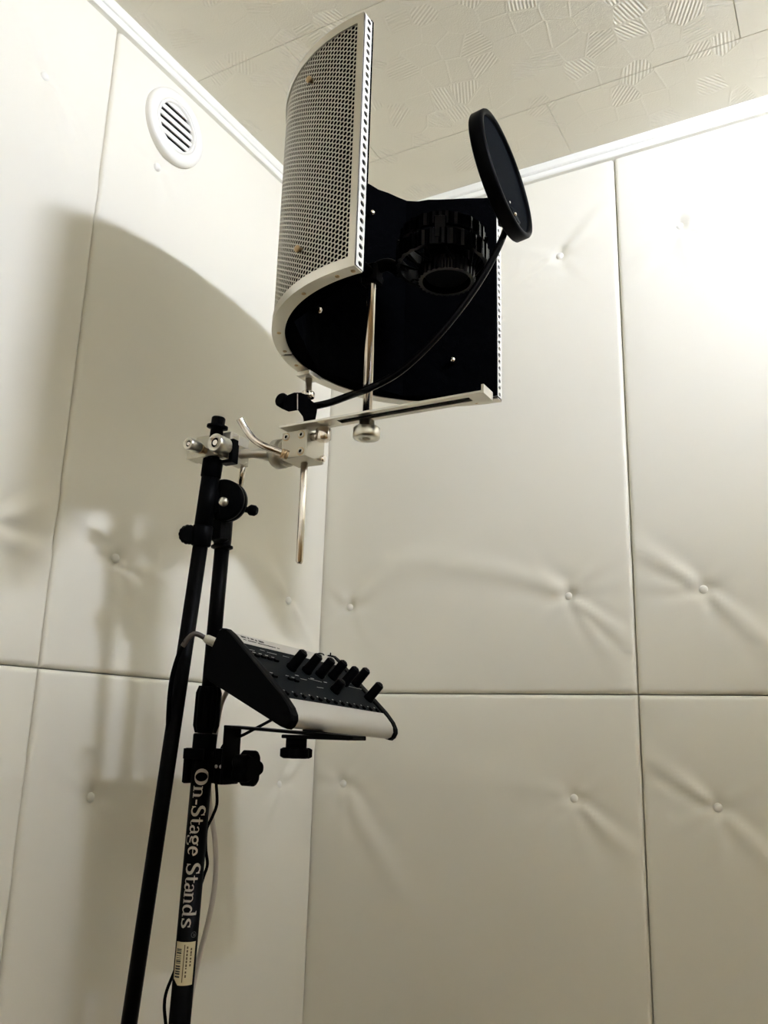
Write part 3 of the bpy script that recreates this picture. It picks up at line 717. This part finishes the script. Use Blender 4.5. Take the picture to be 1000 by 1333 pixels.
# ---- serif lettering wrapped on the lower tube
def arcp(cx, cy, rx, ry, a0, a1, n=14):
    return [(cx+rx*math.cos(math.radians(a0+(a1-a0)*i/n)), cy+ry*math.sin(math.radians(a0+(a1-a0)*i/n))) for i in range(n+1)]
K_, T_ = .135, .05     # thick and thin stroke
GL = {  # letter: (width, strokes); a stroke is (points, start width, mid width, end width)
 'O': (.86, [(arcp(.43, .5, .34, .46, 90, 270), T_, .19, T_), (arcp(.43, .5, .34, .46, 90, -90), T_, .19, T_)]),
 'n': (.66, [([(.15, 0), (.15, .62)], K_, K_, K_), ([(.02, .62), (.16, .62)], T_, T_, T_), ([(.01, .03), (.29, .03)], T_, T_, T_),
             (arcp(.33, .44, .18, .19, 165, 0), T_, T_, K_), ([(.51, .45), (.51, 0)], K_, K_, K_), ([(.38, .03), (.65, .03)], T_, T_, T_)]),
 '-': (.36, [([(.04, .30), (.32, .30)], .11, .11, .11)]),
 'S': (.60, [(arcp(.30, .73, .20, .23, 20, 180, 10)+[(.12, .64), (.2, .56), (.38, .46), (.48, .38)]+arcp(.29, .26, .21, .23, 20, -170, 10), T_, .17, T_),
             ([(.50, .70), (.50, .97)], T_, T_, T_), ([(.08, .03), (.08, .30)], T_, T_, T_)]),
 't': (.42, [([(.18, .86), (.18, .16)], .10, K_, K_), (arcp(.29, .16, .11, .13, 180, 330, 8), K_, T_, T_), ([(.02, .62), (.38, .62)], T_, .06, T_)]),
 'a': (.54, [([(.40, .45), (.40, .08)], K_, K_, .10), (arcp(.25, .46, .15, .17, 160, 0, 9), .10, T_, K_), (arcp(.22, .18, .15, .15, 60, 330, 12), T_, K_, T_), ([(.38, .36), (.26, .32)], T_, T_, T_), ([(.40, .05), (.52, .05)], T_, T_, T_)]),
 'g': (.56, [(arcp(.25, .45, .17, .17, 0, 360, 18), .10, .11, .10), ([(.38, .58), (.52, .64)], T_, .07, .09), ([(.14, .30), (.10, .20), (.20, .12), (.38, .08)], T_, .10, .10), (arcp(.26, -.08, .20, .14, 35, -215, 16), .12, T_, .08)]),
 'e': (.52, [([(.10, .36), (.42, .36)], T_, T_, T_), (arcp(.26, .33, .18, .30, 8, 320, 18), .10, K_, T_)]),
 'd': (.66, [([(.50, .96), (.50, .04)], K_, K_, K_), ([(.36, .95), (.50, .95)], T_, T_, T_), (arcp(.27, .32, .19, .29, 40, 320, 16), T_, K_, T_), ([(.50, .03), (.64, .03)], T_, T_, T_)]),
 's': (.46, [(arcp(.23, .49, .14, .13, 20, 180, 8)+[(.12, .42), (.2, .36), (.32, .28)]+arcp(.22, .16, .16, .13, 20, -170, 8), T_, .12, T_), ([(.37, .46), (.37, .63)], T_, T_, T_), ([(.07, .02), (.07, .2)], T_, T_, T_)]),
}
fw = norm(np.array([CAM[0]-Tb[0], CAM[1]-Tb[1], 0])); sd = np.array([-fw[1], fw[0], 0])     # toward camera, to its right
if np.dot(sd, _r) < 0: sd = -sd
def wrap(zrow, sx_, lift=.0004):
    """point on the tube: zrow = height, sx_ = arc length to the right of the line facing the camera"""
    c = Tz(zrow); a = sx_/RT; return c+(fw*math.cos(a)+sd*math.sin(a))*(RT+lift)
CAPH = .0168
def letter(ch, y0, y1, m):
    wch, strokes = GL[ch]; za = tp(y0)[2]; zb = tp(y1)[2]; mb = MB()
    for pts, w0, w1, w2 in strokes:
        P = []
        for i in range(len(pts)-1):
            k = 3 if len(pts) < 5 else 1
            for q in range(k): P.append((pts[i][0]+(pts[i+1][0]-pts[i][0])*q/k, pts[i][1]+(pts[i+1][1]-pts[i][1])*q/k))
        P.append(pts[-1]); n_ = len(P); vs = []
        for i, (x, y) in enumerate(P):
            dx, dy = P[min(i+1, n_-1)][0]-P[max(i-1, 0)][0], P[min(i+1, n_-1)][1]-P[max(i-1, 0)][1]; l_ = math.hypot(dx, dy) or 1
            t = i/(n_-1); ww = w0+(w1-w0)*math.sin(math.pi*min(t, .5)) if t < .5 else w2+(w1-w2)*math.sin(math.pi*(1-t) if t > .5 else math.pi/2)
            nx, ny = -dy/l_*ww/2, dx/l_*ww/2
            for s_ in (-1, 1):
                X, Y = x+nx*s_, y+ny*s_
                vs.append(wrap(za+(zb-za)*X/wch, (Y-.48)*CAPH-.0004))
        mb.add(vs, [(2*i, 2*i+1, 2*i+3, 2*i+2) for i in range(n_-1)])
    o = mb.build('letter', m, low); return o
for ch, y0, y1 in (('O', 1000, 1021), ('n', 1022, 1038), ('-', 1039, 1047), ('S', 1047, 1062), ('t', 1062.5, 1073), ('a', 1072.5, 1085), ('g', 1085, 1100), ('e', 1099.5, 1113),
                   ('S', 1121, 1137), ('t', 1137, 1148), ('a', 1147, 1160), ('n', 1159, 1174), ('d', 1174.5, 1191), ('s', 1191.5, 1206)):
    letter(ch, y0, y1, 'pale')
# registered mark
mb = MB(); zc_ = tp(1214)[2]
vs = []
for i in range(20):
    a = 2*math.pi*i/20
    for r_ in (.0026, .0033): vs.append(wrap(zc_+r_*math.sin(a), .0072+r_*math.cos(a)))
mb.add(vs, [(2*i, 2*i+1, 2*((i+1) % 20)+1, 2*((i+1) % 20)) for i in range(20)])
for pts in ([(-.0012, .0012), (.0014, .0012)], [(.0014, .0012), (.0012, -.0006), (.0002, -.0006), (.0002, .001)], [(.0002, -.0004), (-.0012, -.0012)]):
    for p0, p1 in zip(pts, pts[1:]):
        d_ = norm(np.array(p1)-np.array(p0)); nn = np.array([-d_[1], d_[0]])*.0003
        mb.add([wrap(zc_-q[1], .0072+q[0]) for q in (np.array(p0)-nn, np.array(p0)+nn, np.array(p1)+nn, np.array(p1)-nn)], [(0, 1, 2, 3)])
mb.build('registered_mark', 'faint', low)
# sticker with lines of print
mb = MB(); za, zb = tp(1223)[2], tp(1279)[2]
xs = np.linspace(-.0125, .0108, 12); vs = []; zs = np.linspace(0, 1, 9)
for j, t in enumerate(zs):
    for i, x in enumerate(xs):
        tt = t
        if t == 1 and x < -.006: tt = 1-(-.006-x)/.0065*.16
        vs.append(wrap(za+(zb-za)*tt, x, .0005))
mb.add(vs, [(j*12+i, j*12+i+1, j*12+13+i, j*12+12+i) for j in range(8) for i in range(11)], True); stk = mb.build('sticker', 'paper', low)
rg = random.Random(5)
def bar(x0, x1, t0, t1, m):
    vs = []
    for t in (t0, t1):
        for x in np.linspace(x0, x1, 4): vs.append(wrap(za+(zb-za)*t, x, .0007))
    return vs, [(i, i+1, 5+i, 4+i) for i in range(3)]
mb = MB(); mb.add(*bar(-.0022, -.0012, .06, .93, 0)); 
for i in range(9): t = .10+i*.082; mb.add(*bar(.0006, .0022, t, t+.055*rg.uniform(.6, 1.2), 0))
for i in range(6): t = .14+i*.075; mb.add(*bar(.0048, .0066, t, t+.055*rg.uniform(.6, 1.2), 0))
mb.build('print', 'inkbrown', stk)
mb = MB(); t = .16
while t < .84:
    h_ = rg.uniform(.012, .04); mb.add(*bar(-.0108, -.0048, t, t+h_, 0)); t += h_+rg.uniform(.012, .04)
mb.build('print', 'ink', stk)

# ================================================================ MIXER TRAY BRACKET
tb = tp(1000); 
br = thing('mixer_bracket', tuple(tb), 'black clamp-on bracket with star knobs holding the audio mixer on the stand', 'bracket')
za, zb = tp(974)[2], tp(1020)[2]
cx = Tz((za+zb)/2)
mb = MB()
for s_ in (-1, 1):                      # clamp jaws round the tube, open where the lettering shows
    pass
hgt = za-zb
mb.box(cx+np.array([-.0165, .004, 0]), (.008, .034, hgt), None, .002); mb.box(cx+np.array([.004, .0175, 0]), (.046, .009, hgt), None, .002)
mb.box(cx+np.array([.0225, .012, 0]), (.018, .018, hgt), None, .002); mb.box(cx+np.array([-.003, -.0135, hgt*.34]), (.032, .0025, hgt*.30), None, .0006); mb.build('tube_clamp', 'blackp', br)
for dx in (.0185, .0255):
    mb = MB(); mb.lathe(cx+np.array([dx, .0032, 0]), (0, -1, 0), [(.0022, -.001), (.0022, .001), (.0006, .0016)], 10); mb.build('screw', 'print', br)
# upright and shelf, flat steel bar
yb_ = cx[1]
ux = onp(304, 960, 1, yb_)[0]
zt_ = onp(303, 946, 1, yb_-.012)[2]
mb = MB(); zlow = onp(297, 1022, 1, yb_-.012)[2]
mb.box(np.array([ux-.002, yb_, (zt_+zlow)/2]), (.004, .030, zt_-zlow), None, .001)
mb.build('upright_bar', 'blackm', br)
shA = np.array([ux-.004, yb_, zt_]); shB = np.array([onp(468, 958, 1, yb_)[0], yb_, 1.1205])
X_ = norm(shB-shA); Z_ = norm(np.cross(X_, (0, 1, 0)))
mb = MB(); mb.box((shA+shB)/2, (np.linalg.norm(shB-shA), .030, .0032), (X_, np.array([0, 1, 0]), Z_), .0008); mb.build('shelf_bar', 'blackm', br)
# cross plate below the mixer
kx = onp(386, 965, 1, yb_)[0]
mb = MB(); cz_ = (shA+(shB-shA)*((kx+.034-shA[0])/(shB[0]-shA[0])))[2]-.0034; mb.box(np.array([kx+.034, yb_+.003, cz_]), (.090, .036, .0040), None, .001); mb.build('cross_plate', 'blackm', br)
kc = np.array([kx, yb_, cz_-.001])
mb = MB(); mb.cyl(kc, kc-np.array([0, 0, .011]), .0118); mb.star(kc-np.array([0, 0, .011]), kc-np.array([0, 0, .0225]), .0185, 7, .2, 56); mb.build('shelf_knob', 'blackr', br)
k0 = cx+np.array([.0300, .004, .000])
mb = MB(); mb.cyl(k0, k0+np.array([.030, 0, 0]), .0042); mb.build('knob_shaft', 'blackm', br)
ka = np.array([k0[0]+.0225, k0[1], k0[2]])
mb = MB(); mb.star(ka, ka+np.array([.022, 0, 0]), .0205, 5, .26, 60); mb.build('clamp_knob', 'blackr', br)

# ================================================================ AUDIO MIXER
Y0 = -.53; LM = .24; tau = math.radians(2.75); EU = np.array([0, math.cos(tau), -math.sin(tau)])
def pl(px, py): P = onp(px, py, 1, Y0); return P
mx = thing('audio_mixer', tuple(pl(372, 949)), 'small silver and black desktop audio mixer tilted on the stand bracket', 'audio mixer')
cheek = [(284, 819), (287, 817), (293, 817.5), (298, 822), (366, 904), (377, 921), (380.5, 931), (380.5, 938), (377, 945), (372, 949), (364, 946), (270, 886), (263.5, 877), (263, 867)]
def cheekpart(off):
    mb = MB(); P = [pl(x, y)+EU*off for x, y in cheek]; c = sum(P)/len(P)
    n_ = len(P); rings = []
    for t, s_ in ((0, .965), (.003, 1.0), (.011, 1.0), (.014, .965)): rings.append([c+(q-c)*s_+EU*t for q in P])
    vs = sum(rings, []); fs = [tuple(range(n_-1, -1, -1)), tuple(range(3*n_, 4*n_))]
    for r_ in range(3):
        for i in range(n_): fs.append((r_*n_+i, r_*n_+(i+1) % n_, (r_+1)*n_+(i+1) % n_, (r_+1)*n_+i))
    mb.add(vs, fs); return mb.build('end_cheek', 'blackp', mx)
cheekpart(0); cheekpart(LM-.014)
TB_ = pl(297, 821.5); TF = pl(366, 906.5); VV = norm(TF-TB_); LV = np.linalg.norm(TF-TB_); NN = norm(np.cross(EU, VV))
if NN[2] < 0: NN = -NN
T0 = TB_-NN*.0012
def surf(u, v, h=0): return T0+EU*u+VV*v+NN*h           # u along the mixer, v from rear to front
def onsurf(px, py):
    P = onpl(px, py, T0, NN)-T0; return np.dot(P, EU), np.dot(P, VV)
va = onsurf(312, 836)[1]
c0, c1 = .0135, LM-.0135
# black control panel, rear silver strip, front silver lip, dark base
mb = MB(); mb.prism([surf(c0, va), surf(c1, va), surf(c1, LV), surf(c0, LV)], -NN*.006); mb.build('control_panel', 'panel', mx)
mb = MB(); mb.prism([surf(c0, -.001, .0004), surf(c1, -.001, .0004), surf(c1, va, .0004), surf(c0, va, .0004)], -NN*.004); mb.build('rear_strip', 'silver', mx)
lip = [(366, 907), (371, 913.5), (376, 921.5), (379, 929), (379.3, 937), (376, 944), (370.5, 947), (360, 941)]
mb = MB(); P = [pl(x, y)+EU*c0 for x, y in lip]; Q = [q+EU*(c1-c0) for q in P]; n_ = len(P)
mb.add(P+Q, [(i, i+1, n_+i+1, n_+i) for i in range(n_-1)], True); mb.add(P, [tuple(range(n_))]); mb.add(Q, [tuple(range(n_))]); mb.build('front_lip', 'silver', mx)
base = [(296, 824), (364, 908), (372, 940), (364, 942.5), (272, 883), (267, 875), (267, 867), (286, 823)]
mb = MB(); mb.prism([pl(x, y)+EU*(c0-.001) for x, y in base], EU*(c1-c0+.002)); mb.build('base_shell', 'blackp', mx)
# tilt support between bracket and base, hidden under the mixer
mb = MB(); P = [pl(364, 947), pl(356, 949.5), pl(310, 945), pl(310, 913)]; mb.prism([q+EU*.125 for q in P], EU*.035); mb.build('tilt_wedge', 'blackp', br)
# knobs
KN = [(376, 868), (395.5, 871.5), (412, 876), (428, 878), (443, 885.5), (457, 886), (431, 896), (473.5, 905)]
for i, (px, py) in enumerate(KN):
    u, v = onsurf(px, py); hk = .0265 if i != 6 else .017
    mb = MB(); mb.lathe(surf(u, v, -.001), NN, [(.0072, 0), (.0072, .004), (.0064, .006), (.0060, hk-.0015), (.0050, hk)], 20); kn = mb.build('knob', 'blackp', mx)
    mb = MB(); mb.lathe(surf(u, v, hk-.0004), NN, [(.0034, 0), (.0034, .0007)], 16); mb.build('knob_cap', 'blackm', kn)
    if i < 4:
        mb = MB(); mb.box(surf(u, v+.0125, .0003), (.007, .0012, .0003), (EU, VV, NN)); mb.build('print', 'print', mx)
# push buttons
B1 = [(333, 853.5), (341, 855), (349, 857), (357, 859)]; B2 = [(355, 880), (375, 883), (382.5, 885)]
for px, py in B1+B2:
    u, v = onsurf(px, py); mb = MB(); mb.box(surf(u, v, .0012), (.0085, .0040, .003), (EU, VV, NN), .0008); mb.build('push_button', 'blackp', mx)
    mb = MB(); mb.box(surf(u, v-.0062, .0003), (.0055, .0009, .0003), (EU, VV, NN)); mb.build('print', 'print', mx)
u0, v0 = onsurf(372, 904); u1, v1 = onsurf(494, 923)
for i in range(14):
    t = i/13; u, v = u0+(u1-u0)*t, v0+(v1-v0)*t-.002
    mb = MB(); mb.lathe(surf(u, v, 0), NN, [(.0031, 0), (.0031, .0022), (.0022, .0028)], 12); mb.build('push_button', 'blackp', mx)
    mb = MB(); mb.box(surf(u, v-.0055, .0003), (.0022, .0012, .0003), (EU, VV, NN)); mb.build('print', 'print', mx)
# thin lines printed on the panel
def pline(x0, y0, x1, y1, w_=.0006, m='print'):
    a, b = onsurf(x0, y0), onsurf(x1, y1); A_ = surf(*a, .0004); B_ = surf(*b, .0004); d_ = norm(B_-A_)
    mb = MB(); mb.box((A_+B_)/2, (np.linalg.norm(B_-A_), w_, .0003), (d_, np.cross(NN, d_), NN)); mb.build('print', m, mx)
for q in ((322, 845, 330, 846.5), (337, 845, 343, 846.5), (346, 848, 358, 850.5), (366, 852, 374, 854), (388, 881.5, 396, 883), (398, 881, 415, 885), (442, 883.5, 452, 885.5), (448, 889, 474, 894), (409, 892, 417, 893), (461, 885, 466, 886.5)): pline(*q)
# small print on the rear strip: two rows, too small to read in the photograph
def greek(x0, y0, x1, y1, n_, w_, seed):
    rg = random.Random(seed); mb = MB(); a = np.array(onsurf(x0, y0)); b = np.array(onsurf(x1, y1))
    for i in range(n_):
        if rg.random() < .12: continue
        c = a+(b-a)*(i+.5)/n_; stp = np.linalg.norm(b-a)/n_
        mb.box(surf(c[0], c[1], .0006), (stp*rg.uniform(.55, .8), w_*rg.uniform(.7, 1.1), .0003), (EU, VV, NN))
    mb.build('print', 'ink', mx)
greek(313, 828.3, 329, 832, 8, .0026, 1); greek(331, 833.0, 342, 835.3, 5, .0032, 2); greek(316, 832.2, 362, 843, 26, .0014, 3)
# small parts standing on the rear edge
u, v = onsurf(413, 847); mb = MB(); mb.tube([surf(u-.008, -.001, 0), surf(u-.004, -.001, .0018), surf(u+.004, -.001, .0018), surf(u+.008, -.001, 0)], .0008, 8, 4); mb.build('rear_tab', 'blackp', mx)
u, v = onsurf(446, 855); u = min(u, c1-.006); mb = MB(); mb.tube([surf(u, -.002, 0), surf(u-.008, -.001, .006)], .0009, 8, 1); mb.build('rear_tab', 'blackp', mx)

# ================================================================ CABLES
uc = thing('signal_cable', tuple(at(262, 834, 1.0)), 'dark cable with a beige plug in the rear of the mixer, looping over the boom', 'cable')
pA = pl(276, 838)+EU*.018; pB = pA+norm(at(257, 826, .995)-pA)*.030
mb = MB(); mb.lathe(pA, pB-pA, [(.0048, -.004), (.0048, .006), (.0058, .007), (.0054, .020), (.0036, .024)], 14); mb.build('plug', 'plug', uc)
P = [pB-norm(pB-pA)*.008, at(255, 825, .987), at(246, 830, .985), at(238, 841, .985), at(230, 860, .988), at(223, 888, .99), at(219.5, 925, .992), at(218.5, 960, .995), at(216, 1000, .998), at(204, 1080, .99), at(190, 1180, .978), at(176, 1290, .965), at(165, 1380, .955), at(150, 1500, .94)]
mb = MB(); mb.tube(P, .0027, 10, 8); mb.build('lead', 'blackr', uc)
mb = MB(); mb.tube(P[:4], .0030, 10, 6); mb.build('sleeve', 'browncable', uc)
# thin black cable from under the mixer, down the lower tube
dT = lambda py: np.dot(tp(py)-CAM, _f)
P = [at(366, 930, .985), at(352, 938, .993), at(335, 947, 1.004), at(316, 957, 1.012), at(300, 963, 1.022), at(290, 972, 1.032), at(284, 990, 1.04), at(281.5, 1015, 1.036), at(282.5, 1045, 1.026), at(277, 1062, 1.02), at(269, 1080, 1.02), at(268, 1105, 1.022), at(270, 1125, 1.02), at(265.5, 1140, 1.022), at(259, 1160, 1.022), at(250, 1190, 1.012), at(243, 1212, 1.006), at(236.5, 1235, .982), at(228, 1262, .974), at(217, 1290, .970), at(214, 1310, .968), at(216, 1335, .966), at(219, 1375, .965), at(216, 1480, .95)]
mb = MB(); mb.tube(P, .0019, 8, 8); tag(mb.build('power_cable', 'blackr', None, P[0]), 'thin black cable running from under the mixer down the lettered tube', 'cable')
P = [at(312, 880, 1.04), at(302, 890, 1.045), at(296, 900, 1.05), at(287, 920, 1.06), at(280, 960, 1.06), at(273, 1000, 1.058), at(272, 1030, 1.052), at(275, 1060, 1.045), at(280, 1095, 1.036), at(281, 1130, 1.028), at(278, 1165, 1.022), at(271, 1200, 1.015), at(262, 1235, 1.01), at(254, 1270, 1.012), at(247, 1310, 1.005), at(240, 1370, .99), at(232, 1450, .975)]
mb = MB(); mb.tube(P, .0031, 10, 8); tag(mb.build('white_cable', 'whitecable', None, P[0]), 'off-white cable bowing out behind the lettered tube', 'cable')

# helper property no longer needed
for o in bpy.data.objects:
    if '_b' in o: del o['_b']
